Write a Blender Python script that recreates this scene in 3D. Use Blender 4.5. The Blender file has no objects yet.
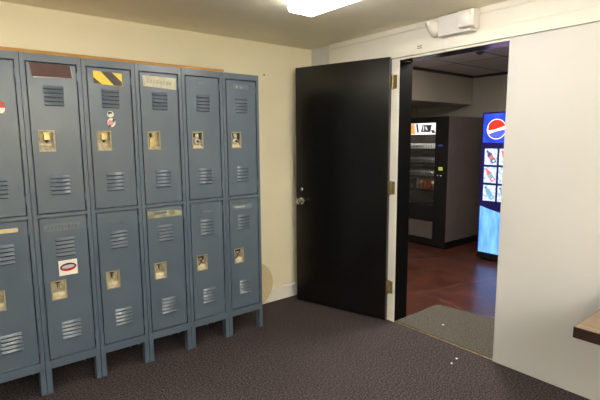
import bpy, bmesh, math, random
from mathutils import Vector, Matrix
random.seed(7)
sc = bpy.context.scene
COL = sc.collection

# ------------------------------------------------------------------ materials
def mat(name, color, rough=.5, metal=0., var=0., scale=8., bump=0., bscale=200., spec=.5, coat=0., emit=None, estr=0., stretch=None, color2=None, detail=4.):
    m = bpy.data.materials.new(name); m.use_nodes = True
    nt = m.node_tree; b = nt.nodes['Principled BSDF']
    b.inputs['Base Color'].default_value = (*color, 1)
    b.inputs['Roughness'].default_value = rough
    b.inputs['Metallic'].default_value = metal
    b.inputs['Specular IOR Level'].default_value = spec
    if coat:
        b.inputs['Coat Weight'].default_value = coat; b.inputs['Coat Roughness'].default_value = .15
    tc = nt.nodes.new('ShaderNodeTexCoord')
    src = tc.outputs['Object']
    if stretch:
        mp = nt.nodes.new('ShaderNodeMapping'); mp.inputs['Scale'].default_value = stretch
        nt.links.new(src, mp.inputs['Vector']); src = mp.outputs['Vector']
    if var or color2:
        n = nt.nodes.new('ShaderNodeTexNoise'); n.inputs['Scale'].default_value = scale; n.inputs['Detail'].default_value = detail
        nt.links.new(src, n.inputs['Vector'])
        r = nt.nodes.new('ShaderNodeValToRGB')
        c2 = color2 if color2 else tuple(min(1, c * (1 + var)) for c in color)
        c1 = color if color2 else tuple(c * (1 - var) for c in color)
        r.color_ramp.elements[0].color = (*c1, 1); r.color_ramp.elements[0].position = .36
        r.color_ramp.elements[1].color = (*c2, 1); r.color_ramp.elements[1].position = .64
        nt.links.new(n.outputs['Fac'], r.inputs['Fac']); nt.links.new(r.outputs['Color'], b.inputs['Base Color'])
        if emit is not None and color2:
            nt.links.new(r.outputs['Color'], b.inputs['Emission Color'])
    if bump:
        n2 = nt.nodes.new('ShaderNodeTexNoise'); n2.inputs['Scale'].default_value = bscale; n2.inputs['Detail'].default_value = 3
        nt.links.new(src, n2.inputs['Vector'])
        bp = nt.nodes.new('ShaderNodeBump'); bp.inputs['Strength'].default_value = bump; bp.inputs['Distance'].default_value = .003
        nt.links.new(n2.outputs['Fac'], bp.inputs['Height']); nt.links.new(bp.outputs['Normal'], b.inputs['Normal'])
    if emit is not None:
        if not color2: b.inputs['Emission Color'].default_value = (*emit, 1)
        b.inputs['Emission Strength'].default_value = estr
    return m

def srgb(r, g, b):
    f = lambda c: (c / 255 / 12.92) if c <= 10 else ((c / 255 + .055) / 1.055) ** 2.4
    return (f(r), f(g), f(b))

M = {}
M['wall'] = mat('cream wall paint', srgb(236, 227, 197), .55, var=.02, scale=2, bump=.08, bscale=120)
M['wall_white'] = mat('white door wall paint', srgb(213, 210, 204), .45, var=.015, scale=2, bump=.05, bscale=90)
M['wall_grey'] = mat('darkened rear wall', srgb(112, 116, 118), .6, var=.02, scale=2)  # unseen rear wall, darkened to keep the door's reflection dark
M['trim'] = mat('white trim paint', srgb(234, 229, 216), .4, var=.02, scale=6)
M['ceiling'] = mat('ceiling paint', srgb(250, 243, 220), .6, var=.02, scale=3, bump=.05, bscale=60)
M['locker'] = mat('blue grey locker enamel', srgb(84, 98, 112), .28, var=.05, scale=5, bump=.02, bscale=40, spec=.7)
M['plate'] = mat('tan latch plate', srgb(170, 156, 122), .4, .1, var=.15, scale=60)
M['pan'] = mat('worn latch pan', srgb(192, 182, 154), .4, .1, var=.3, scale=40)
M['brass'] = mat('brass', srgb(190, 172, 122), .3, .9, var=.12, scale=50)
M['steel'] = mat('nickel steel', srgb(205, 200, 190), .25, .9, var=.05, scale=50)
M['darkhole'] = mat('dark slot', srgb(22, 20, 18), .6, var=.1)
M['brown_tape'] = mat('brown tape', srgb(78, 42, 33), .45, var=.12, scale=30)
M['tape_edge'] = mat('pale tape residue', srgb(176, 172, 160), .6, var=.12, scale=80)
M['yellow'] = mat('hazard yellow', srgb(236, 208, 60), .4, var=.05, scale=60)
M['black_ink'] = mat('hazard black', srgb(58, 44, 40), .4, var=.1, scale=60)
M['cream_label'] = mat('worn cream label', srgb(190, 188, 160), .6, scale=45, color2=srgb(214, 210, 182))
M['stain_label'] = mat('stained label', srgb(112, 116, 94), .6, scale=22, color2=srgb(174, 171, 142))
M['faint_label'] = mat('faint label residue', srgb(98, 111, 121), .5, scale=70, color2=srgb(122, 130, 132))
M['faint_dark'] = mat('faint grime smear', srgb(84, 95, 100), .5, scale=80, color2=srgb(96, 108, 116))
M['peach_label'] = mat('yellowed label', srgb(214, 190, 140), .6, scale=30, color2=srgb(222, 212, 170))
M['white_sticker'] = mat('white sticker', srgb(240, 234, 222), .4, var=.02)
M['red_ink'] = mat('red ink', srgb(190, 40, 30), .4, var=.04)
M['navy_ink'] = mat('navy ink', srgb(50, 34, 80), .4, var=.04)
M['grey_ink'] = mat('grey ink', srgb(208, 196, 202), .4, var=.04)
M['pink_ink'] = mat('pink ink', srgb(216, 150, 140), .4, var=.08)
M['char_ink'] = mat('charcoal ink', srgb(50, 52, 56), .4, var=.08)
M['plank'] = mat('yellow pine plank', srgb(160, 112, 38), .55, scale=6, color2=srgb(182, 134, 56), stretch=(2, 30, 30))
M['disc'] = mat('tan fibreboard', srgb(200, 182, 138), .7, scale=60, color2=srgb(212, 196, 154), bump=.1)
M['door'] = mat('black brown door paint', srgb(13, 11, 10), .24, var=.12, scale=3, bump=.02, bscale=25, spec=.6)
M['jamb_black'] = mat('black gloss jamb paint', srgb(24, 22, 22), .22, var=.1, scale=6)
M['jamb_matte'] = mat('black jamb paint', srgb(11, 10, 9), .6, var=.1, scale=6, spec=.08)
M['hinge'] = mat('antique brass hinge', srgb(150, 134, 96), .36, .7, var=.2, scale=60)
M['lamp_white'] = mat('white plastic', srgb(224, 219, 214), .35, var=.01)
M['lens'] = mat('frosted lens', srgb(226, 221, 216), .12, var=.01, coat=.5)
M['diffuser'] = mat('lit acrylic diffuser', (1, 1, 1), .4, emit=(1, .985, .965), estr=5.0)
M['fixture'] = mat('white fixture enamel', srgb(235, 232, 225), .4, var=.01)
M['table'] = mat('walnut laminate', srgb(108, 88, 66), .35, scale=5, color2=srgb(132, 110, 84), stretch=(30, 2, 30))
M['table_edge'] = mat('dark walnut edge band', srgb(38, 24, 18), .4, scale=6, color2=srgb(54, 35, 26), stretch=(30, 2, 30))
M['black_metal'] = mat('black metal', srgb(30, 30, 31), .45, .3, var=.1)
M['gold'] = mat('worn brass strip', srgb(150, 130, 96), .4, .5, var=.3, scale=25)
M['mat_grey'] = mat('grey fibre mat', srgb(62, 60, 54), .95, scale=110, color2=srgb(112, 107, 96), bump=.6, bscale=260, spec=.1)
M['paper'] = mat('white paper', srgb(240, 236, 228), .7, var=.02)
M['mach_black'] = mat('black machine plastic', srgb(14, 13, 14), .45, var=.1, scale=10)
M['mach_brown'] = mat('brown grey machine side', srgb(104, 93, 88), .5, var=.06, scale=6)
M['bin'] = mat('grey delivery flap', srgb(96, 88, 82), .45, var=.08, scale=8)
M['coil'] = mat('chrome coil', srgb(222, 222, 222), .3, .4, var=.05)
M['tray'] = mat('dark tray', srgb(30, 29, 30), .5, .1, var=.1)
M['room2wall'] = mat('grey beige paint', srgb(192, 186, 172), .6, var=.03, scale=2, bump=.05, bscale=50)
M['dark_trim'] = mat('dark ceiling angle', srgb(70, 62, 56), .6, var=.1)
M['navy_plastic'] = mat('navy plastic', srgb(34, 26, 96), .35, var=.08, scale=8)

def emis(name, c, s, c2=None, scale=20., stretch=None):
    return mat(name, c, .3, emit=c, estr=s * .36, color2=c2, scale=scale, stretch=stretch)
M['sign_blue'] = emis('lit blue sign', srgb(30, 48, 166), .8, srgb(50, 80, 204), 6)
M['sign_red'] = emis('lit red sign', srgb(196, 46, 32), .9)
M['sign_white'] = emis('lit white sign', srgb(250, 250, 255), .85)
M['sign_indigo'] = emis('lit indigo sign', srgb(78, 84, 206), .8)
M['panel_blue'] = emis('lit blue water panel', srgb(74, 136, 228), 1.0, srgb(116, 176, 246), 4, (1, 4, .8))
M['card_white'] = emis('lit pale card', srgb(140, 168, 210), .8, srgb(222, 234, 248), 26)
M['ink_dark'] = emis('lit dark ink', srgb(70, 80, 128), .6)
M['ink_red'] = emis('lit red ink', srgb(200, 104, 104), .7)
M['ink_cyan'] = emis('lit cyan ink', srgb(110, 160, 190), .7)
M['ink_green'] = emis('lit green ink', srgb(90, 150, 110), .7)
M['snack_orange'] = emis('lit orange sign', srgb(222, 150, 80), .9)
M['snack_black'] = emis('lit grey sign', srgb(60, 58, 56), .5)
M['lcd_green'] = emis('green display', srgb(140, 160, 60), .8)
M['lcd_blue'] = emis('blue display', srgb(40, 60, 120), .6)
M['tube'] = emis('added fill tube', (1, .95, .85), 17)

# carpet : dark mottled loop pile
def carpet():
    m = bpy.data.materials.new('dark mottled carpet'); m.use_nodes = True
    nt = m.node_tree; b = nt.nodes['Principled BSDF']
    tc = nt.nodes.new('ShaderNodeTexCoord')
    n = nt.nodes.new('ShaderNodeTexNoise'); n.inputs['Scale'].default_value = 100; n.inputs['Detail'].default_value = 5; n.inputs['Roughness'].default_value = .75
    n3 = nt.nodes.new('ShaderNodeTexNoise'); n3.inputs['Scale'].default_value = 3; n3.inputs['Detail'].default_value = 3
    r = nt.nodes.new('ShaderNodeValToRGB')
    r.color_ramp.elements[0].position = .41; r.color_ramp.elements[0].color = (*srgb(28, 24, 25), 1)
    r.color_ramp.elements[1].position = .64; r.color_ramp.elements[1].color = (*srgb(113, 102, 102), 1)
    mx = nt.nodes.new('ShaderNodeMixRGB'); mx.blend_type = 'MULTIPLY'; mx.inputs['Fac'].default_value = .25
    L = nt.links.new
    L(tc.outputs['Object'], n.inputs['Vector']); L(tc.outputs['Object'], n3.inputs['Vector'])
    L(n.outputs['Fac'], r.inputs['Fac']); L(r.outputs['Color'], mx.inputs['Color1']); L(n3.outputs['Fac'], mx.inputs['Color2'])
    L(mx.outputs['Color'], b.inputs['Base Color']); b.inputs['Roughness'].default_value = .95; b.inputs['Specular IOR Level'].default_value = .1
    return m
M['carpet'] = carpet()

def concrete():
    m = bpy.data.materials.new('red sealed concrete'); m.use_nodes = True
    nt = m.node_tree; b = nt.nodes['Principled BSDF']; L = nt.links.new
    tc = nt.nodes.new('ShaderNodeTexCoord')
    n = nt.nodes.new('ShaderNodeTexNoise'); n.inputs['Scale'].default_value = 3.5; n.inputs['Detail'].default_value = 8; n.inputs['Roughness'].default_value = .65
    r = nt.nodes.new('ShaderNodeValToRGB')
    r.color_ramp.elements[0].position = .3; r.color_ramp.elements[0].color = (*srgb(50, 28, 22), 1)
    r.color_ramp.elements[1].position = .72; r.color_ramp.elements[1].color = (*srgb(98, 54, 40), 1)
    v = nt.nodes.new('ShaderNodeTexVoronoi'); v.feature = 'DISTANCE_TO_EDGE'; v.inputs['Scale'].default_value = .9
    nw = nt.nodes.new('ShaderNodeTexNoise'); nw.inputs['Scale'].default_value = 5; nw.inputs['Detail'].default_value = 5
    mxv = nt.nodes.new('ShaderNodeMixRGB'); mxv.inputs['Fac'].default_value = .12
    r2 = nt.nodes.new('ShaderNodeValToRGB'); r2.color_ramp.elements[0].position = .0; r2.color_ramp.elements[0].color = (1, 1, 1, 1)
    r2.color_ramp.elements[1].position = .008; r2.color_ramp.elements[1].color = (0, 0, 0, 1)
    mx = nt.nodes.new('ShaderNodeMixRGB'); mx.inputs['Color2'].default_value = (*srgb(190, 170, 150), 1)
    L(tc.outputs['Object'], n.inputs['Vector']); L(tc.outputs['Object'], nw.inputs['Vector'])
    L(tc.outputs['Object'], mxv.inputs['Color1']); L(nw.outputs['Color'], mxv.inputs['Color2']); L(mxv.outputs['Color'], v.inputs['Vector'])
    L(v.outputs['Distance'], r2.inputs['Fac']); L(n.outputs['Fac'], r.inputs['Fac'])
    mt = nt.nodes.new('ShaderNodeMath'); mt.operation = 'MULTIPLY'; mt.inputs[1].default_value = .16
    L(r2.outputs['Color'], mt.inputs[0]); L(mt.outputs['Value'], mx.inputs['Fac'])
    L(r.outputs['Color'], mx.inputs['Color1']); L(mx.outputs['Color'], b.inputs['Base Color'])
    bp = nt.nodes.new('ShaderNodeBump'); bp.inputs['Strength'].default_value = .25; bp.inputs['Distance'].default_value = .01
    nb = nt.nodes.new('ShaderNodeTexNoise'); nb.inputs['Scale'].default_value = 28; nb.inputs['Detail'].default_value = 4
    L(tc.outputs['Object'], nb.inputs['Vector']); L(nb.outputs['Fac'], bp.inputs['Height']); L(bp.outputs['Normal'], b.inputs['Normal'])
    b.inputs['Roughness'].default_value = .28; b.inputs['Specular IOR Level'].default_value = .6
    return m
M['concrete'] = concrete()

def tiles():
    m = bpy.data.materials.new('acoustic ceiling tiles'); m.use_nodes = True
    nt = m.node_tree; b = nt.nodes['Principled BSDF']; L = nt.links.new
    tc = nt.nodes.new('ShaderNodeTexCoord')
    br = nt.nodes.new('ShaderNodeTexBrick'); br.offset = 0; br.inputs['Scale'].default_value = 1
    br.inputs['Brick Width'].default_value = 1.2; br.inputs['Row Height'].default_value = .6; br.inputs['Mortar Size'].default_value = .012
    br.inputs['Color1'].default_value = (*srgb(205, 200, 196), 1); br.inputs['Color2'].default_value = (*srgb(198, 192, 188), 1)
    br.inputs['Mortar'].default_value = (*srgb(120, 112, 108), 1)
    L(tc.outputs['Object'], br.inputs['Vector']); L(br.outputs['Color'], b.inputs['Base Color'])
    b.inputs['Roughness'].default_value = .8
    return m
M['tiles'] = tiles()

def glass():
    m = bpy.data.materials.new('clear glass'); m.use_nodes = True
    nt = m.node_tree; L = nt.links.new
    for n in list(nt.nodes):
        if n.type == 'BSDF_PRINCIPLED': nt.nodes.remove(n)
    out = [n for n in nt.nodes if n.type == 'OUTPUT_MATERIAL'][0]
    t = nt.nodes.new('ShaderNodeBsdfTransparent'); t.inputs['Color'].default_value = (.9, .92, .92, 1)
    g = nt.nodes.new('ShaderNodeBsdfGlossy'); g.inputs['Roughness'].default_value = .03
    f = nt.nodes.new('ShaderNodeFresnel'); f.inputs['IOR'].default_value = 1.45
    mx = nt.nodes.new('ShaderNodeMixShader')
    L(f.outputs['Fac'], mx.inputs['Fac']); L(t.outputs['BSDF'], mx.inputs[1]); L(g.outputs['BSDF'], mx.inputs[2]); L(mx.outputs['Shader'], out.inputs['Surface'])
    return m
M['glass'] = glass()

# ------------------------------------------------------------------ mesh builder
class MB:
    def __init__(s): s.v = []; s.f = []; s.mi = []
    def add(s, vs, fs, mi=0):
        o = len(s.v); s.v += [tuple(v) for v in vs]; s.f += [tuple(i + o for i in f) for f in fs]; s.mi += [mi] * len(fs); return s
    def box(s, x0, x1, y0, y1, z0, z1, mi=0):
        vs = [(x0, y0, z0), (x1, y0, z0), (x1, y1, z0), (x0, y1, z0), (x0, y0, z1), (x1, y0, z1), (x1, y1, z1), (x0, y1, z1)]
        return s.add(vs, [(0, 3, 2, 1), (4, 5, 6, 7), (0, 1, 5, 4), (1, 2, 6, 5), (2, 3, 7, 6), (3, 0, 4, 7)], mi)
    def cyl(s, p0, p1, r0, r1=None, n=20, mi=0, a0=0., a1=None):
        r1 = r0 if r1 is None else r1
        p0 = Vector(p0); p1 = Vector(p1); d = (p1 - p0).normalized()
        u = d.orthogonal().normalized(); w = d.cross(u)
        vs = []
        for p, r in ((p0, r0), (p1, r1)):
            for k in range(n):
                a = 2 * math.pi * k / n; vs.append(p + r * (math.cos(a) * u + math.sin(a) * w))
        fs = [(k, (k + 1) % n, n + (k + 1) % n, n + k) for k in range(n)]
        fs += [tuple(range(n - 1, -1, -1)), tuple(range(n, 2 * n))]
        return s.add(vs, fs, mi)
    def lathe(s, p0, axis, prof, n=24, mi=0):          # prof: (distance along axis, radius)
        p0 = Vector(p0); d = Vector(axis).normalized(); u = d.orthogonal().normalized(); w = d.cross(u)
        vs = []; m = len(prof)
        for (t, r) in prof:
            for k in range(n):
                a = 2 * math.pi * k / n; vs.append(p0 + d * t + r * (math.cos(a) * u + math.sin(a) * w))
        fs = []
        for i in range(m - 1):
            for k in range(n): fs.append((i * n + k, i * n + (k + 1) % n, (i + 1) * n + (k + 1) % n, (i + 1) * n + k))
        fs += [tuple(range(n - 1, -1, -1)), tuple(range((m - 1) * n, m * n))]
        return s.add(vs, fs, mi)
    def prism(s, poly, axis, a, b, mi=0):               # poly in the two other axes (cyclic xyz order), extruded a..b along axis
        def P(q, t):
            return {'x': (t, q[0], q[1]), 'y': (q[0], t, q[1]), 'z': (q[0], q[1], t)}[axis]
        n = len(poly); vs = [P(q, a) for q in poly] + [P(q, b) for q in poly]
        fs = [tuple(range(n)), tuple(range(2 * n - 1, n - 1, -1))] + [(k, n + k, n + (k + 1) % n, (k + 1) % n) for k in range(n)]
        return s.add(vs, fs, mi)
    def build(s, name, mats, parent=None, bevel=0., smooth=False, seg=2, loc=None):
        me = bpy.data.meshes.new(name); me.from_pydata(s.v, [], s.f)
        bm = bmesh.new(); bm.from_mesh(me); bmesh.ops.recalc_face_normals(bm, faces=bm.faces); bm.to_mesh(me); bm.free()
        if not isinstance(mats, (list, tuple)): mats = [mats]
        for m in mats: me.materials.append(M[m])
        for p, mi in zip(me.polygons, s.mi): p.material_index = mi
        o = bpy.data.objects.new(name, me); COL.objects.link(o)
        if parent is not None: o.parent = parent
        if loc: o.location = loc
        if bevel:
            b = o.modifiers.new('edge', 'BEVEL'); b.width = bevel; b.segments = seg; b.limit_method = 'ANGLE'; b.angle_limit = math.radians(40)
        if smooth:
            for p in me.polygons: p.use_smooth = True
            try: me.set_sharp_from_angle(angle=math.radians(40))
            except Exception: pass
        return o

def thing(name, label, cat, loc=(0, 0, 0), rz=0., group=None):
    o = bpy.data.objects.new(name, None); COL.objects.link(o); o.empty_display_size = .05
    o.location = loc; o.rotation_euler = (0, 0, rz); o['label'] = label; o['category'] = cat
    if group: o['group'] = group
    return o
def tag(o, label, cat, group=None):
    o['label'] = label; o['category'] = cat
    if group: o['group'] = group
    return o
def struct(o): o['kind'] = 'structure'; return o
def copy_tree(o, parent=None):
    c = o.copy(); COL.objects.link(c)
    if parent is not None: c.parent = parent
    for ch in list(o.children): copy_tree(ch, c)
    return c

# ------------------------------------------------------------------ room shell
HC = 2.303; X0, Y0 = -5.3, -5.6
YL, YR, HH = -1.034, -1.873, 2.098; WT = .145
struct(MB().box(X0 - .1, .0, Y0 - .1, .12, -.1, 0).build('floor', 'carpet'))
struct(MB().box(X0 - .1, WT, Y0 - .1, .12, HC, HC + .1).build('ceiling', 'ceiling'))
struct(MB().box(X0, .0, 0, .12, 0, HC).build('wall_left', 'wall'))
struct(MB().box(X0 - .1, X0, Y0 - .1, .12, 0, HC).build('wall_rear', 'wall_grey'))
struct(MB().box(X0, .0, Y0 - .1, Y0, 0, HC).build('wall_front', 'wall'))
w = MB()
w.box(0, WT, YL + .02, .12, 0, HC); w.box(0, WT, Y0 - .1, YR - .02, 0, HC); w.box(0, WT, YR - .02, YL + .02, HH + .012, HC)
struct(w.build('wall_right', 'wall_white'))
# smooth facing panel right of the opening (no skirting), returns into the reveal
struct(MB().box(-.008, .03, Y0, YR, 0, 2.084).build('trim_1', 'wall_white', bevel=.002))
# header board, crown strip and their butt joint
struct(MB().box(-.020, 0, -1.4195, -.267, 2.088, 2.262).box(-.0205, 0, Y0, -1.42, 2.088, 2.262).build('trim_2', 'trim', bevel=.0015))
struct(MB().box(-.026, 0, Y0, -.267, 2.2625, HC).build('trim_3', 'trim', bevel=.003))
struct(MB().box(-.024, -.021, Y0, -1.70, 2.163, 2.262).build('trim_4', 'trim', bevel=.001))
# door frame: white leaf side, black reveal lining, thin white head
struct(MB().box(-.004, 0, YL, -.925, 0, 2.0845).build('trim_5', 'trim', bevel=.001))
struct(MB().box(-.004, .012, YR, YL, HH - .026, 2.0845).box(.0, .014, YR - .02, YL + .02, 2.0845, HH + .012).build('trim_6', 'trim', bevel=.001))
r = MB(); r.box(.0, WT + .01, YL, YL + .02, 0, HH - .0265, 1); r.box(.0125, WT + .01, YR, YL, HH - .026, HH - .001); r.box(.03, WT + .01, YR - .02, YR, 0, HH - .0265, 1)
struct(r.build('trim_7', ['jamb_black', 'jamb_matte'], bevel=.001))
b = MB().prism([(-.013, 0), (0, 0), (0, .122), (-.006, .122), (-.013, .112)], 'x', X0, 0)
struct(b.build('baseboard_left', 'trim'))
struct(MB().box(-.013, 0, -.92, -.013, 0, .12).build('baseboard_right', 'trim'))

# ------------------------------------------------------------------ next room (through the doorway)
X1, YA, YB, HC2, XW = WT, 1.5, -3.2, 2.42, 3.62
struct(MB().box(0, XW + .1, YB - .1, YA + .1, -.1, 0).build('floor_hall', 'concrete'))
struct(MB().box(WT, XW + .1, YB - .1, YA + .1, HC2, HC2 + .1).build('ceiling_hall', 'tiles'))
bw = MB().box(XW, XW + .1, YB, YA, 0, HC2)
for y in (.36, .05, -.03, -.42, -.83): bw.box(XW - .008, XW, y - .018, y + .018, 0, HC2)
struct(bw.build('wall_back_hall', 'room2wall'))
struct(MB().box(WT, XW, YA, YA + .1, 0, HC2).build('wall_left_hall', 'room2wall'))
struct(MB().box(WT, XW, YB - .1, YB, 0, HC2).build('wall_right_hall', 'room2wall'))
struct(MB().box(WT, XW - .01, .49, YA, 1.995, HC2).build('ceiling_soffit', 'room2wall'))
t = MB(); t.box(WT, XW - .01, .470, .49, HC2 - .035, HC2); t.box(XW - .028, XW - .008, YB, .47, HC2 - .035, HC2)
struct(t.build('trim_8', 'dark_trim'))
struct(MB().box(.0, .011, YR, YL, 0, .006).build('trim_9', 'gold', bevel=.002))

# ------------------------------------------------------------------ lockers
W, D, T = .3057, .335, 1.954
XE, YF = -.8720, -.417
def louver_bank(xc, z0):
    m = MB()
    for k in range(5):
        zb = z0 + k * .0228; a = .054; e = .010; h = .0079; zt = zb + .0160
        prof = [(-h * .97, 0., e), (-h * 1.0, .0014, e * .98), (-h * .74, .0062, e * .93), (-h * .40, .0110, e * .8), (0, .0160, e * .5)]
        vs = []
        for (yy, dz, ee) in prof: vs += [(xc - a + ee, yy, zb + dz), (xc + a - ee, yy, zb + dz)]
        n = len(vs); vs += [(xc - a, 0, zb + .001), (xc + a, 0, zb + .001), (xc - a + .004, -h * .5, zb + .0005), (xc + a - .004, -h * .5, zb + .0005)]
        fs = [(2 * q, 2 * q + 1, 2 * q + 3, 2 * q + 2) for q in range(4)]
        for sd in (0, 1):
            ring = [2 * q + sd for q in range(5)]
            for q in range(4): fs.append((ring[q], ring[q + 1], n + 2 + sd) if q < 2 else (ring[q], ring[q + 1], n + sd))
            fs.append((ring[2], n + 2 + sd, n + sd))
        m.add(vs, fs, 0)
        m.box(xc - a + .006, xc + a - .006, -.0004, .001, zb - .0058, zb + .001, 1)  # dark strip painted as the shaded opening below each slat
        m.add([(xc - a + e, -h * .72, zb - .0004), (xc + a - e, -h * .72, zb - .0004), (xc + a - e, -.0004, zb - .0004), (xc - a + e, -.0004, zb - .0004)], [(0, 1, 2, 3)], 0)
    return m
def door_mesh(z0, z1, hz0, hz1):
    m = MB(); x0, x1 = .0312, .2768; hx0, hx1 = .069, .139; a, b2 = .003, .021
    vs = []
    for y in (a, b2):
        vs += [(x0, y, z0), (x1, y, z0), (x1, y, z1), (x0, y, z1), (hx0, y, hz0), (hx1, y, hz0), (hx1, y, hz1), (hx0, y, hz1)]
    fs = []
    for o in (0, 8): fs += [(o + k, o + (k + 1) % 4, o + 4 + (k + 1) % 4, o + 4 + k) for k in range(4)]
    for k in range(4): fs += [(k, (k + 1) % 4, 8 + (k + 1) % 4, 8 + k), (4 + k, 4 + (k + 1) % 4, 12 + (k + 1) % 4, 12 + k)]
    m.add(vs, fs)
    return m
def make_locker():
    t = thing('locker', '', 'locker', (0, 0, 0))
    b = MB()
    b.box(.001, W - .001, .036, D, .16, T - .001)
    for q in ((.0012, .0245), (.2835, W - .0012)): b.box(q[0], q[1], 0, .036, .150, T)
    b.box(.0245, .2835, 0, .036, 1.912, T); b.box(.0245, .2835, 0, .036, 1.049, 1.069); b.box(.0245, .2835, 0, .036, .150, .200)
    b.build('body', 'locker', t, bevel=.0009)
    for (fx, fy) in ((0, 0), (1, 0), (0, 1), (1, 1)):
        l = MB(); w_ = .032
        xa, xb = (.0015, w_) if fx == 0 else (W - w_, W - .0015)
        ya = 0 if fy == 0 else D
        s = 1 if fy == 0 else -1
        l.box(xa, xb, min(ya, ya + s * .004), max(ya, ya + s * .004), 0, .155)
        xo = xb - .004 if fx == 0 else xa
        l.box(xo, xo + .004, min(ya, ya + s * .045), max(ya, ya + s * .045), 0, .155)
        l.build('leg', 'locker', t, bevel=.001)
    for (z0, z1, hz0, hz1, la, lb) in ((1.0750, 1.9060, 1.428, 1.534, 1.180, 1.681), (.2060, 1.0430, .564, .666, .310, .816)):
        d = door_mesh(z0, z1, hz0, hz1).build('door', 'locker', t, bevel=.0008)
        for zz in (la, lb): louver_bank(.1545, zz).build('louver', ['locker', 'darkhole'], d, loc=(0, .0025, 0), smooth=True)
        h = MB()
        # flange rim
        rx0, rx1, rz0, rz1 = .063, .145, hz0 - .006, hz1 + .006; px0, px1 = .0695, .1385
        h.box(rx0, px0, .0005, .003, rz0, rz1); h.box(px1, rx1, .0005, .003, rz0, rz1)
        h.box(px0, px1, .0005, .003, rz0, hz0 + .001); h.box(px0, px1, .0005, .003, hz1 - .001, rz1)
        # pan: back, sides, sloped floor
        h.box(px0, px1, .032, .034, hz0, hz1, 1)
        h.box(px0, px0 + .0015, .003, .032, hz0, hz1, 1); h.box(px1 - .0015, px1, .003, .032, hz0, hz1, 1)
        h.box(px0, px1, .003, .032, hz1 - .0015, hz1, 1)
        h.prism([(.003, hz0), (.032, hz0), (.032, hz0 + .030), (.003, hz0 + .002)], 'x', px0, px1, 1)
        h.build('latch_recess', ['plate', 'pan'], d)
        for zz in (z0 + .055, z1 - .085):
            MB().cyl((.2818, .004, zz), (.2818, .004, zz + .05), .0036, n=10).build('hinge', 'locker', d)
    return t
proto = make_locker()
lk_labels = [
    'blue-grey two-door locker at the left edge with a round red and white sticker',
    'blue-grey two-door locker with brown tape above and white oval-badge sticker below',
    'blue-grey two-door steel locker with yellow and black hazard tape on its upper door',
    'blue-grey two-door locker with wide cream label above and olive stained label below',
    'blue-grey two-door steel locker under the right end of the wooden plank',
    'blue-grey two-door locker at the right end of the row, nearest the black door']
lockers = []
for i in range(6):
    o = proto if i == 0 else copy_tree(proto)
    o.location = (XE - (6 - i) * W, YF, 0); o['label'] = lk_labels[i]; o['group'] = 'two-door lockers along the left wall'
    lockers.append(o)
def doors(i):
    ds = [c for c in lockers[i].children if c.name.split('.')[0] == 'door']
    # upper door is the one whose mesh lies higher
    ds.sort(key=lambda d: -max(v.co.z for v in d.data.vertices)); return ds
UP, LO = 0, 1
def on_door(i, which, name, mats, polys, label=None, lift=.0006):
    """polys: list of (material index, [(x,z)...]) in locker-local coordinates; each sits a hair above the one before"""
    m = MB()
    for k, (mi, poly) in enumerate(polys):
        yy = .003 - lift * .4 - .0004 * k
        m.prism([(x, z) for x, z in poly], 'y', yy - .0006, .0032, mi)
    o = m.build(name, mats, doors(i)[which])
    if label: o['label'] = label
    return o
def ell(cx, cz, a, b, n=28, t0=0, t1=360, tilt=0):
    out = []
    for k in range(n + (0 if t1 - t0 == 360 else 1)):
        t = math.radians(t0 + (t1 - t0) * k / n); x, z = a * math.cos(t), b * math.sin(t)
        out.append((cx + x * math.cos(tilt) - z * math.sin(tilt), cz + x * math.sin(tilt) + z * math.cos(tilt)))
    return out
def rect(x0, x1, z0, z1, dz=0.): return [(x0, z0), (x1, z0 + dz), (x1, z1 + dz), (x0, z1)]
# locker 1 : origin x -2.7067
on_door(0, UP, 'sticker', ['red_ink', 'white_sticker', 'char_ink'],
        [(2, ell(.207, 1.658, .0205, .033)), (0, ell(.207, 1.659, .018, .030, 16, 0, 180)), (1, ell(.207, 1.657, .018, .030, 16, 180, 360))], 'round red and white sticker')
on_door(0, LO, 'name_label', ['peach_label'], [(0, [(.09, .986), (.228, .986), (.233, .99), (.233, 1.006), (.229, 1.010), (.09, 1.008)])], 'narrow yellowed paper label')
# locker 2
on_door(1, UP, 'tape', ['tape_edge', 'brown_tape'],
        [(0, [(.046, 1.902), (.254, 1.902), (.259, 1.836), (.061, 1.826)]), (1, [(.0455, 1.9045), (.248, 1.9045), (.255, 1.8345), (.056, 1.8325)])], 'strip of brown tape with torn lower edge')
f = [(0, rect(.052, .243, .968, 1.008))]
for k in range(9): f.append((1, rect(.070 + k * .018, .080 + k * .018, .974 + .003 * (k % 2), 1.000 - .002 * (k % 3))))
on_door(1, LO, 'name_label', ['faint_label', 'faint_dark'], f, 'faint residue of an old name label')
on_door(1, LO, 'sticker', ['white_sticker', 'navy_ink', 'red_ink', 'grey_ink'],
        [(0, rect(.111, .211, .697, .787)), (1, ell(.161, .745, .044, .024, tilt=.04)), (2, ell(.161, .743, .0405, .0215, 20, 180, 360, tilt=.04)), (3, ell(.161, .747, .034, .0105, tilt=.04))], 'white square sticker with red and navy oval badge')
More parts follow.
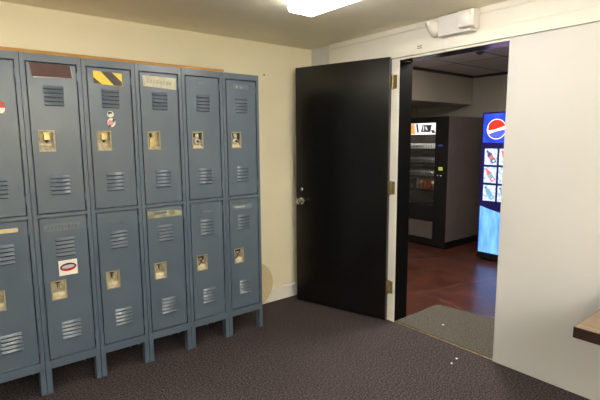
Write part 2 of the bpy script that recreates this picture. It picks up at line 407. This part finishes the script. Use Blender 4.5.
# locker 3  (origin -2.0967)
h0, h1, g0, g1 = .064, .229, 1.815, 1.890
on_door(2, UP, 'hazard_tape', ['yellow', 'black_ink'],
        [(0, rect(h0, h1, g0, g1, -.006)), (1, [(.064, 1.816), (.110, 1.8145), (.064, 1.852)]), (1, [(.108, 1.8882), (.170, 1.886), (.2265, 1.833), (.2265, 1.8105), (.180, 1.8115)])], 'yellow and black striped hazard tape')
on_door(2, UP, 'sticker', ['white_sticker', 'char_ink', 'pink_ink'],
        [(0, ell(.148, 1.640, .020, .019)), (1, ell(.146, 1.646, .013, .010)), (0, ell(.151, 1.636, .010, .008)), (0, ell(.151, 1.590, .024, .026)), (2, ell(.146, 1.588, .017, .017)), (1, ell(.164, 1.602, .007, .010)), (1, ell(.140, 1.570, .008, .006))], 'small ragged sticker in white, black and pink')
f = []
for k in range(6): f.append((0, rect(.075 + k * .02, .088 + k * .02, .965, .978)))
on_door(2, LO, 'name_label', ['faint_dark'], f, 'row of faint label marks')
# locker 4 (origin -1.7917)
f = [(0, [(.047, 1.888), (.270, 1.884), (.268, 1.813), (.262, 1.810), (.052, 1.822)])]
for k in range(8): f.append((1, rect(.075 + k * .021, .088 + k * .021, 1.842 - k * .001, 1.866 - k * .001)))
on_door(3, UP, 'name_label', ['cream_label', 'tape_edge'], f, 'wide worn cream label with faded letters')
on_door(3, LO, 'name_label', ['stain_label', 'faint_dark'], [(0, [(.037, .976), (.272, .973), (.272, 1.006), (.205, 1.020), (.037, 1.022)]), (1, [(.080, .992), (.165, 1.000), (.165, 1.014), (.085, 1.012)])], 'stained olive and cream label strip')
# locker 5 / 6
on_door(4, UP, 'name_label', ['faint_label'], [(0, rect(.12, .16, 1.862, 1.873))], 'faint label residue')
on_door(4, LO, 'name_label', ['faint_dark', 'faint_label'], [(0, rect(.105, .215, .968, .998)), (1, rect(.125, .20, .974, .990))], 'smudged label residue')
on_door(5, UP, 'name_label', ['faint_label', 'tape_edge'], [(0, rect(.085, .215, 1.846, 1.880)), (1, rect(.11, .125, 1.854, 1.868)), (1, rect(.15, .160, 1.852, 1.866))], 'faint chalky label residue')
on_door(5, LO, 'name_label', ['faint_label', 'tape_edge'], [(0, rect(.055, .225, .968, 1.004)), (1, rect(.075, .16, .980, .992))], 'faint pale label residue')
# latch hardware
def latch(i, which, kind):
    zt = 1.5325 if which == UP else .6645; d = doors(i)[which]; m = MB()
    cx = .104
    if kind == 'lever':            # brass lift lever hanging from the top of the pan
        m.box(cx - .014, cx + .016, .006, .031, zt - .046, zt - .006); m.prism([(cx - .012, zt - .046), (cx + .012, zt - .046), (cx, zt - .062)], 'y', .010, .030, 1)
        m.box(cx - .020, cx + .020, .004, .012, zt - .012, zt - .002)
        m.build('latch_handle', ['brass', 'darkhole'], d, bevel=.002)
    elif kind == 'plate':          # bright lifting plate on the left of the pan
        m.box(cx - .026, cx + .010, .012, .028, zt - .088, zt - .034); m.box(cx - .010, cx + .006, .008, .026, zt - .034, zt - .012); m.box(cx - .020, cx - .010, .014, .03, zt - .03, zt - .004, 1)
        m.build('latch_handle', ['brass', 'darkhole'], d, bevel=.002)
    elif kind == 'round':          # built-in round key lock
        m.lathe((cx + .002, .030, zt - .060), (0, -1, 0), [(0, .024), (.016, .024), (.020, .020), (.021, .010)], 24, 0); m.cyl((cx + .002, .012, zt - .060), (cx + .002, .0075, zt - .060), .009, n=16, mi=1)
        m.box(cx - .014, cx + .012, .010, .030, zt - .034, zt - .008, 0)
        m.box(cx - .028, cx - .014, .016, .031, zt - .03, zt - .004, 1); m.box(cx + .016, cx + .030, .016, .031, zt - .05, zt - .004, 1)
        m.build('latch_lock', ['steel', 'darkhole'], d, bevel=.0015)
    elif kind == 'slot':           # empty pan with dark slot and short tongue
        m.box(cx - .006, cx + .006, .020, .0318, zt - .034, zt - .002, 1); m.box(cx - .016, cx + .016, .022, .0318, zt - .010, zt - .002, 1); m.box(cx - .003, cx + .003, .014, .031, zt - .044, zt - .012, 0)
        m.build('latch_handle', ['brass', 'darkhole'], d)
    elif kind == 'wire':           # loose lever lying across the pan
        m.cyl((cx - .024, .018, zt - .020), (cx + .022, .022, zt - .064), .004, n=10); m.cyl((cx - .020, .020, zt - .072), (cx + .02, .022, zt - .018), .0035, n=10, mi=1); m.box(cx - .02, cx + .02, .018, .031, zt - .018, zt - .004, 1)
        m.build('latch_handle', ['steel', 'darkhole'], d)
latch(1, UP, 'lever'); latch(2, UP, 'lever'); latch(3, UP, 'plate'); latch(4, UP, 'round'); latch(5, UP, 'round')
latch(0, LO, 'slot'); latch(1, LO, 'slot'); latch(3, LO, 'slot'); latch(2, LO, 'slot'); latch(4, LO, 'wire'); latch(5, LO, 'wire')

# plank lying on top of the lockers
p = MB().box(XE - 6 * W - .02, XE - W + .018, -.412, -.20, T, T + .019).build('wooden_plank', 'plank', bevel=.001)
tag(p, 'long yellow pine plank lying along the tops of the lockers', 'plank')

# round board behind the last locker
rb = thing('round_board', 'round tan board leaning on the left wall behind the end locker', 'board', (-.7075, -.046, 0))
m = MB(); m.cyl((0, 0, .2055), (0, .012, .2055), .2055, n=64)
bo = m.build('board', 'disc', rb, bevel=.002); bo.rotation_euler = (-math.radians(2.6), 0, 0)
bo['label'] = 'tan round board'

# ------------------------------------------------------------------ black door
HXY = (-.0417, -.9704); A = .2873; DW, DH = .8804, 2.10
dr = bpy.data.objects.new('door_1', None); COL.objects.link(dr); dr.location = (HXY[0], HXY[1], 0); dr.rotation_euler = (0, 0, A); dr.empty_display_size = .05
struct(dr)
dr['label'] = 'tall black door standing open beside the lockers'; dr['category'] = 'door'
sl = MB().box(.0, .042, 0, DW, .008, DH).build('door_slab', 'door', dr, bevel=.0015)
kb = MB(); ky, kz = DW - .060, .938
kb.lathe((0, ky, kz), (-1, 0, 0), [(0, .031), (.006, .031), (.010, .014), (.028, .012), (.034, .024), (.046, .0285), (.056, .025), (.061, .012)], 28)
kb.lathe((.042, ky, kz), (1, 0, 0), [(0, .031), (.006, .031), (.010, .014), (.028, .012), (.034, .024), (.046, .0285), (.056, .025), (.061, .012)], 28)
kb.build('door_knob', 'steel', dr, smooth=True)['label'] = 'nickel door knob'
MB().lathe((0, ky - .004, 1.042), (-1, 0, 0), [(0, .0135), (.006, .0135), (.009, .010)], 20).cyl((-.009, ky - .004, 1.042), (-.011, ky - .004, 1.042), .004, n=10, mi=1).build('deadbolt', ['steel', 'darkhole'], dr)['label'] = 'small nickel deadbolt'
MB().lathe((0, ky - .075, kz + .022), (-1, 0, 0), [(0, .005), (.002, .004)], 12).build('screw', 'steel', dr)
for zc in (1.915, 1.098, .285):
    hm = MB()
    hm.box(.004, .040, -.003, 0, zc - .052, zc + .052)                       # leaf on the door edge
    hm.build('hinge', 'hinge', dr, bevel=.001)
for zc in (1.915, 1.098, .285):
    hm = MB(); hm.cyl((-.010, -.975, zc - .055), (-.010, -.975, zc + .055), .0075, n=14)
    for zz in (-.03, .0, .03): hm.cyl((-.010, -.975, zc + zz - .001), (-.010, -.975, zc + zz + .001), .0082, n=14)
    hm.box(-.0065, -.004, -1.013, -.975, zc - .052, zc + .052)
    for dy, dz in ((-.012, .035), (-.026, .0), (-.012, -.035)): hm.cyl((-.0065, -.980 + dy, zc + dz), (-.008, -.980 + dy, zc + dz), .004, n=10)
    o = hm.build('hinge', 'hinge', None, bevel=.0008)
    o.parent = dr; o.matrix_parent_inverse = (Matrix.Translation(dr.location) @ Matrix.Rotation(A, 4, 'Z')).inverted()

# ------------------------------------------------------------------ ceiling light, and unseen fixtures added for brightness
def make_light():
    t = thing('ceiling_light', '', 'ceiling light')
    MB().box(-.085, .085, -.60, .60, -.030, 0).build('housing', 'fixture', t, bevel=.003)
    pr = [(-.092, -.010), (-.100, -.068), (-.084, -.086), (.084, -.086), (.100, -.068), (.092, -.010)]
    MB().prism(pr, 'y', -.60, .60).build('diffuser', 'diffuser', t, bevel=.002)
    for s in (-1, 1):
        e = MB(); q = [(x * 1.02, z * 1.01) for x, z in pr]
        e.prism(q, 'y', s * .601, s * .606); e.cyl((-.075, s * .606, -.03), (-.075, s * .616, -.03), .008, n=12)
        e.build('end_cap', 'diffuser', t, bevel=.001)
    return t
cl = make_light(); cl.location = (-1.03, -1.725, HC); cl['label'] = 'lit white fluorescent ceiling light between the lockers and the doorway wall'
cl['group'] = 'fluorescent ceiling lights'
M['diffuser_fill'] = mat('boosted fill diffuser', (1, 1, 1), .4, emit=(1, .985, .965), estr=13.0)  # stronger emission for the unseen fill fixtures
def relamp(t, m):
    for ch in t.children:
        if ch.name.startswith(('diffuser', 'end_cap')):
            ch.data = ch.data.copy(); ch.data.materials[0] = M[m]
for xx, yy, lab in ((-1.25, -4.9, 'added fluorescent ceiling light in the near half of the room, nearest the door wall'),
                    (-2.35, -4.9, 'added fluorescent ceiling light in the near half of the room, second from the door wall'),
                    (-3.45, -4.9, 'added fluorescent ceiling light in the near half of the room, third from the door wall'),
                    (-4.6, -3.6, 'added fluorescent ceiling light at the far left side of the room')):
    c3_ = copy_tree(cl); c3_.location = (xx, yy, HC); c3_['label'] = lab; relamp(c3_, 'diffuser_fill')  # out-of-frame fixtures added to raise the fill light
c2 = copy_tree(cl); c2.location = (-2.75, -.98, HC); M['diffuser_dim'] = mat('dimmed lit acrylic diffuser', (1, 1, 1), .4, emit=(1, .95, .87), estr=1.7)  # unseen fixture set for the door highlight, dimmed to balance the wall
relamp(c2, 'diffuser_dim')
c2['label'] = 'unseen second lit fluorescent ceiling light over the left end of the lockers'

# ------------------------------------------------------------------ emergency light over the door
em = thing('emergency_light', 'white twin-lamp emergency light mounted high above the doorway', 'emergency light', (-.022, -1.545, 2.165))
MB().box(-.055, 0, -.135, .135, .010, .128).build('housing', 'lamp_white', em, bevel=.006, seg=3)
MB().box(-.062, 0, -.118, .128, -.004, .014).build('base_lip', 'lamp_white', em, bevel=.003)
def lamp(pos, axis, r):
    m = MB(); m.lathe((0, 0, 0), axis, [(-.035, r * .45), (-.02, r * .8), (.0, r * .98), (.028, r), (.034, r * .95)], 28)
    o = m.build('lamp_head', 'lamp_white', em, smooth=True, loc=pos)
    l = MB(); ax = Vector(axis).normalized(); l.lathe(tuple(ax * .034), axis, [(0, r * .9), (.005, r * .82), (.010, r * .5), (.012, r * .1)], 28); l.build('lens', 'lens', o, smooth=True)
lamp((-.040, .176, .070), (-.5, .75, -.45), .062)
m = MB(); m.box(-.060, .0, -.055, .055, -.055, .052); o = m.build('lamp_head', 'lamp_white', em, bevel=.014, seg=4, loc=(-.046, -.092, .068))
MB().lathe((-.060, 0, 0), (-1, 0, -.1), [(-.002, .046), (.004, .044), (.008, .030), (.010, .008)], 28).build('lens', 'lens', o, smooth=True)

# ------------------------------------------------------------------ little wall fixings
nl = MB().lathe((-.536, 0, 2.035), (0, -1, 0), [(0, .006), (.004, .006), (.006, .003)], 12).build('wall_screw', 'darkhole'); tag(nl, 'tiny dark screw in the cream wall right of the lockers', 'screw')
hk = thing('header_hook', 'pair of small metal hooks screwed to the white header above the door frame', 'hook', (-.020, -1.225, 2.125))
for zz in (0, .014): MB().cyl((-.004, -.016, zz), (-.004, .016, zz + .001), .0028, n=8).cyl((0, -.015, zz), (-.006, -.015, zz), .0024, n=8).cyl((0, .015, zz), (-.006, .015, zz), .0024, n=8).build('hook_wire', 'hinge', hk)

# ------------------------------------------------------------------ table at the right edge
tb = thing('table', 'walnut laminate table with dark edge band against the right wall', 'table', (-.909, -2.644, 0))
k = .75
MB().box(.0025, .82, -1.6, -.0025, k - .034, k).build('table_top', 'table', tb, bevel=.001)
e = MB(); e.box(0, .0025, -1.6, 0, k - .044, k - .0005); e.box(0, .8225, -.0025, 0, k - .044, k - .0005); e.box(0, .8225, -1.6025, -1.6, k - .044, k - .0005); e.box(.82, .8225, -1.6, 0, k - .044, k - .0005)
e.build('edge_band', 'table_edge', tb)['label'] = 'dark brown edge band'
for lx, ly in ((.14, -.22), (.72, -.22), (.14, -1.45), (.72, -1.45)):
    MB().box(lx - .018, lx + .018, ly - .018, ly + .018, 0, k - .034).build('leg', 'black_metal', tb, bevel=.002)

# ------------------------------------------------------------------ door mat and litter
dm = MB(); dm.prism([(.014, -1.037), (.014, -1.868), (.72, -1.868), (.597, -1.037)], 'z', 0, .010)
tag(dm.build('door_mat', 'mat_grey', bevel=.003), 'grey fibre door mat filling the doorway sill', 'mat')
def scrap(x, y, z, s, label):
    n = 7; pts = [(x + s * (.7 + .5 * random.random()) * math.cos(2 * math.pi * k / n), y + s * (.7 + .5 * random.random()) * math.sin(2 * math.pi * k / n)) for k in range(n)]
    tag(MB().prism(pts, 'z', z, z + .004).build('paper_scrap', 'paper'), label, 'paper scrap', 'bits of white paper on the floor')
SCRAPS = [(.233, -1.334, .010, .010, 'tiny white paper bit lying on the grey door mat')]
SCRAPS += [(-.162, -1.703, 0, .008, 'white paper bit on the carpet, nearest the threshold'), (-.245, -1.717, 0, .007, 'smaller white paper bit on the carpet, farther from the threshold')]
for a in SCRAPS: scrap(*a)

# ------------------------------------------------------------------ snack machine
sm = thing('snack_machine', 'dark snack vending machine with glass front and lit header sign, seen through the doorway', 'vending machine', (2.41, .085, 0))
SW, SD, SH = 1.02, .86, 1.775
c = MB(); c.box(.004, SD, 0, .004, .10, SH); c.box(.05, SD, .004, .02, .10, SH); c.box(.05, SD, SW - .02, SW, .10, SH); c.box(SD - .02, SD, .02, SW - .02, .10, SH); c.box(.05, SD - .02, .02, SW - .02, SH - .02, SH); c.box(.05, SD - .02, .02, SW - .02, .40, .42)
c.build('cabinet', ['mach_brown'], sm, bevel=.003)
MB().box(.03, SD - .03, .01, SW - .01, 0, .10).build('plinth', 'mach_black', sm)
d = MB(); d.box(0, .05, .005, .205, .03, SH); d.box(0, .05, SW - .05, SW, .03, SH); d.box(0, .05, .205, SW - .05, SH - .075, SH); d.box(0, .05, .205, SW - .05, .36, .58); d.box(0, .05, .205, SW - .05, .03, .105)
d.box(.02, .05, .205, SW - .05, .105, .36)
fd = d.build('front_door', 'mach_black', sm, bevel=.002)
MB().box(.012, .018, .205, SW - .05, .58, 1.54).build('glass_pane', 'glass', fd)
MB().box(.008, .02, .215, SW - .06, .112, .355).build('delivery_flap', 'bin', fd, bevel=.004)['label'] = 'grey delivery flap'
s = MB(); sy0, sy1 = .21, SW - .055
s.box(.006, .05, sy0, sy1, 1.542, 1.695, 0)
def spoly(y0, y1, z0, z1, mi, sk=0.): s.prism([(y0, z0), (y1, z0), (y1 + sk, z1), (y0 + sk, z1)], 'x', .004, .0058, mi)
spoly(.535, .61, 1.548, 1.692, 1, .02); spoly(.475, .505, 1.57, 1.685, 2, .02); spoly(.29, .44, 1.575, 1.67, 3, -.02); spoly(.33, .36, 1.60, 1.65, 0, .02); spoly(.39, .41, 1.59, 1.66, 0); spoly(.21, .26, 1.56, 1.60, 3, .02); spoly(.70, .9, 1.57, 1.67, 1)
s.build('header_sign', ['sign_white', 'snack_orange', 'snack_black', 'snack_black'], fd)['label'] = 'lit white header sign with orange and black pictures'
kp = MB(); kp.box(-.004, 0, .05, .17, .93, 1.44); kp.build('control_panel', 'mach_black', fd, bevel=.002)
MB().box(-.007, -.003, .085, .15, 1.385, 1.405).build('display', 'lcd_blue', fd); MB().box(-.007, -.003, .075, .135, 1.065, 1.11).build('display', 'lcd_green', fd)['label'] = 'green lit display'
for yy in (.145, .10): MB().lathe((-.003, yy, .995), (-1, 0, 0), [(0, .012), (.006, .012), (.008, .008)], 14).build('button', 'steel', fd)
MB().cyl((.10, .24, 1.60), (.10, SW - .08, 1.60), .012, n=10).build('fill_tube', 'tube', sm)  # hidden tube added so the bags and trays show
MB().cyl((.066, .16, .62), (.066, .16, 1.50), .008, n=10).build('fill_tube', 'tube', sm)  # hidden upright tube added to brighten the lower trays
SHZ = (1.345, 1.15, .965, .785, .61)
for z in SHZ:
    tr = MB(); tr.box(.09, .70, .02, SW - .02, z - .012, z); tr.box(.075, .09, .205, SW - .05, z - .030, z + .004); tr.build('tray', 'tray', sm)
coil_me = None
def coil(y, z):
    global coil_me
    if coil_me is None:
        m = MB(); n = 7 * 14; r0, R = .0050, .033; ring = 5; vs = []; fs = []
        for k in range(n + 1):
            a = 2 * math.pi * k / 14; x = .10 + .40 * k / n
            for j in range(ring):
                b_ = 2 * math.pi * j / ring; rr = R + r0 * math.cos(b_)
                vs.append((x + r0 * math.sin(b_), rr * math.cos(a), R + .004 + rr * math.sin(a)))
        for k in range(n):
            for j in range(ring): fs.append((k * ring + j, k * ring + (j + 1) % ring, (k + 1) * ring + (j + 1) % ring, (k + 1) * ring + j))
        o = m.add(vs, fs).build('coil', 'coil', sm); coil_me = o.data
    else:
        o = bpy.data.objects.new('coil', coil_me); COL.objects.link(o); o.parent = sm
    o.location = (0, y, z)
for z in SHZ[:3]:
    for k in range(6): coil(.27 + k * .085, z)
# snack bags standing on the fourth tray
BC = [('dark maroon', srgb(70, 28, 26), None), ('silver', srgb(168, 160, 150), None), ('white-topped orange', srgb(206, 110, 40), 'w'), ('plain orange', srgb(214, 104, 34), None), ('red-orange', srgb(196, 66, 26), None), ('brown and white', srgb(120, 66, 34), 'w'), ('red and white', srgb(170, 40, 36), 'w')]
M['bag_w'] = mat('bag white print', srgb(226, 220, 208), .35, var=.05, scale=20)
for k, (nm, colr, w_) in enumerate(BC):
    M['bag%d' % k] = mat(nm + ' foil', colr, .3, var=.18, scale=30, bump=.3, bscale=40)
    y = .615 - k * .06; Hb = .14; m = MB(); nx, nz = 7, 9; vs = []
    for s_ in (-1, 1):
        for iz in range(nz):
            for ix in range(nx):
                u = ix / (nx - 1) * 2 - 1; v = iz / (nz - 1)
                bulge = .016 * max(0, 1 - u * u) ** .6 * max(0, 1 - (2 * v - 1) ** 2) ** .5 + .0006
                vs.append((s_ * bulge, u * .026 * (1 - .12 * math.sin(math.pi * v)), v * Hb))
    fs = []; mm = []
    for s_ in (0, 1):
        o_ = s_ * nx * nz
        for iz in range(nz - 1):
            for ix in range(nx - 1):
                q = (o_ + iz * nx + ix, o_ + iz * nx + ix + 1, o_ + (iz + 1) * nx + ix + 1, o_ + (iz + 1) * nx + ix); fs.append(q)
    m.add(vs, fs)
    m.mi = [1 if (w_ and (i % ((nx - 1) * (nz - 1))) // (nx - 1) in ((5, 6) if k != 6 else (3, 4))) else 0 for i in range(len(fs))]
    o = m.build('snack_bag', ['bag%d' % k, 'bag_w'], None, smooth=True, loc=(2.41 + .125, .085 + y, SHZ[3] + .0002))
    nth = ['first', 'second', 'third', 'fourth', 'fifth', 'sixth', 'seventh'][k]
    tag(o, '%s bag on the snack machine tray, %s bag from the left' % (nm, nth), 'snack bag', 'snack bags in the vending machine')

# ------------------------------------------------------------------ drinks machine
dmn = thing('drinks_machine', 'blue drinks vending machine with lit globe logo sign, right of the snack machine', 'vending machine', (2.335, -.41, 0))
PW = .95
b = MB(); b.box(.07, .80, -PW, 0, .06, 1.79); b.build('cabinet', 'navy_plastic', dmn, bevel=.006)
MB().box(.06, .78, -PW + .02, -.02, 0, .06).build('plinth', 'mach_black', dmn)
fr = MB(); fr.box(.0, .07, -PW, 0, .085, 1.79)
fdn = fr.build('front_door', 'navy_plastic', dmn, bevel=.008, seg=3)
MB().box(.0, .07, -PW + .005, -.005, .03, .085).build('kick_panel', 'mach_black', dmn)
def fl(name, polys, mats, par=fdn, label=None):
    m = MB()
    for k2, (mi, poly) in enumerate(polys): m.prism(poly, 'x', -.003 - .0006 * k2, .0, mi)
    o = m.build(name, mats, par)
    if label: o['label'] = label
    return o
gy, gz, gr = -.182, 1.590, .118
def yz(cx, cz, r, t0, t1, n=24): return [(cx - r * math.cos(math.radians(t0 + (t1 - t0) * k2 / n)), cz + r * math.sin(math.radians(t0 + (t1 - t0) * k2 / n))) for k2 in range(n + 1)]
def wave(z0, amp, up):
    # boundary between bands across the globe, from left to right of the picture
    pts = []
    for k2 in range(17):
        s_ = -1 + 2 * k2 / 16; pts.append((gy - s_ * gr * .97, gz + z0 + amp * math.sin(math.pi * s_ * .8) + .018 * s_))
    return pts
def clip_band(top):
    # region of the globe above / below the wave
    r = gr * .93; pts = []
    n = 40
    for k2 in range(n + 1):
        s_ = -.92 + 1.84 * k2 / n; zz = math.sqrt(max(0, 1 - s_ * s_)) * r
        wv = (.012 + .030 * s_ - .010 * math.cos(math.pi * s_ * .5)) if top else (-.034 + .030 * s_ + .008 * math.cos(math.pi * s_ * .5))
        if top and zz > wv: pts.append((gy - s_ * r, gz + zz, gz + max(wv, -zz)))
        if not top and -zz < wv: pts.append((gy - s_ * r, gz + min(wv, zz), gz - zz))
    return [(p_[0], p_[1]) for p_ in pts] + [(p_[0], p_[2]) for p_ in reversed(pts)]
fl('logo_sign', [(0, [(-PW + .02, 1.41), (-.018, 1.435), (-.018, 1.772), (-PW + .02, 1.772)]), (1, ell(gy, gz, gr, gr, 40)), (2, clip_band(True)), (3, clip_band(False))],
   ['sign_blue', 'sign_white', 'sign_red', 'sign_indigo'], label='lit blue sign with red, white and blue globe logo')
cols = ((-.205, -.052), (-.385, -.232), (-.565, -.412), (-.745, -.592)); rows = ((1.172, 1.362), (.955, 1.145), (.738, .928))
for r_, (z0, z1) in enumerate(rows):
    for c_, (y0, y1) in enumerate(cols):
        cy, cz = (y0 + y1) / 2, (z0 + z1) / 2; P = [(0, [(y0, z0), (y1, z0), (y1, z1), (y0, z1)])]
        if (r_ + c_) % 3 != 2 or c_ == 0:
            def bt(pts, tilt=-.6, s_=1.): return [(cy + s_ * (q[0] * math.cos(tilt) - q[1] * math.sin(tilt)), cz + s_ * (q[0] * math.sin(tilt) + q[1] * math.cos(tilt))) for q in pts]
            a_, b_, c3 = ((1, 2, 1), (2, 3, 2), (3, 4, 1))[(r_ + c_) % 3] if r_ < 2 else (3, 3, 1)
            P += [(a_, bt([(-.028, -.085), (.028, -.085), (.030, .03), (.012, .062), (.012, .088), (-.012, .088), (-.012, .062), (-.030, .03)])),
                  (b_, bt([(-.029, -.035), (.029, -.035), (.030, .012), (-.030, .012)])), (0, bt([(-.015, -.070), (.012, -.070), (.012, -.048), (-.015, -.048)])), (c3, bt([(-.012, .072), (.012, .072), (.012, .088), (-.012, .088)]))]
        fl('selection_card', P, ['card_white', 'ink_dark', 'ink_red', 'ink_cyan', 'ink_green'])
pn = [(-.022, .10), (-PW + .02, .10)] + [(-PW + .02 + (PW - .042) * k2 / 14, .585 + .085 * abs(1 - k2 / 7.) ** 1.6) for k2 in range(15)]
fl('water_panel', [(0, pn)], ['panel_blue'], label='lit pale blue lower panel')

# ------------------------------------------------------------------ hall ceiling bits
hs = MB().lathe((1.93, -.57, HC2), (0, 0, -1), [(0, .045), (.012, .045), (.020, .03), (.03, .012)], 20).build('smoke_detector', 'dark_trim'); tag(hs, 'small dark round detector on the tiled ceiling beyond the doorway', 'detector')
hl = thing('hall_fill_light', 'added unseen ceiling light over the near side of the next room', 'ceiling light', (.9, -1.15, HC2))  # light hidden by the doorway, added to brighten the hall
MB().box(-.31, .31, -.31, .31, -.014, 0).build('frame', 'fixture', hl)
M['hall_diff'] = mat('hall fill diffuser', (1, 1, 1), .4, emit=(1, .93, .84), estr=18)
MB().box(-.28, .28, -.28, .28, -.018, -.010).build('diffuser', 'hall_diff', hl)

# ------------------------------------------------------------------ camera, world, view
cam = bpy.data.cameras.new('camera'); co = bpy.data.objects.new('camera', cam); COL.objects.link(co)
R = [(0.77898602, -0.62700679, -0.00657752), (-0.08817503, -0.09915006, -0.99115813), (0.62081072, 0.7726783, -0.13252286)]
r_, d_, f_ = R
mw = Matrix(((r_[0], -d_[0], -f_[0], -2.7777), (r_[1], -d_[1], -f_[1], -3.2732), (r_[2], -d_[2], -f_[2], 1.4765), (0, 0, 0, 1)))
co.matrix_world = mw
cam.sensor_width = 36; cam.lens = 447.098 / 600 * 36; cam.clip_start = .05
sc.camera = co
wd = bpy.data.worlds.new('world'); sc.world = wd; wd.use_nodes = True
wd.node_tree.nodes['Background'].inputs['Color'].default_value = (.02, .02, .02, 1)
vs = sc.view_settings; vs.view_transform = 'Standard'; vs.look = 'None'; vs.gamma = 1; vs.use_curve_mapping = False; vs.exposure = 1.70
sc.cycles.max_bounces = 10; sc.cycles.diffuse_bounces = 6
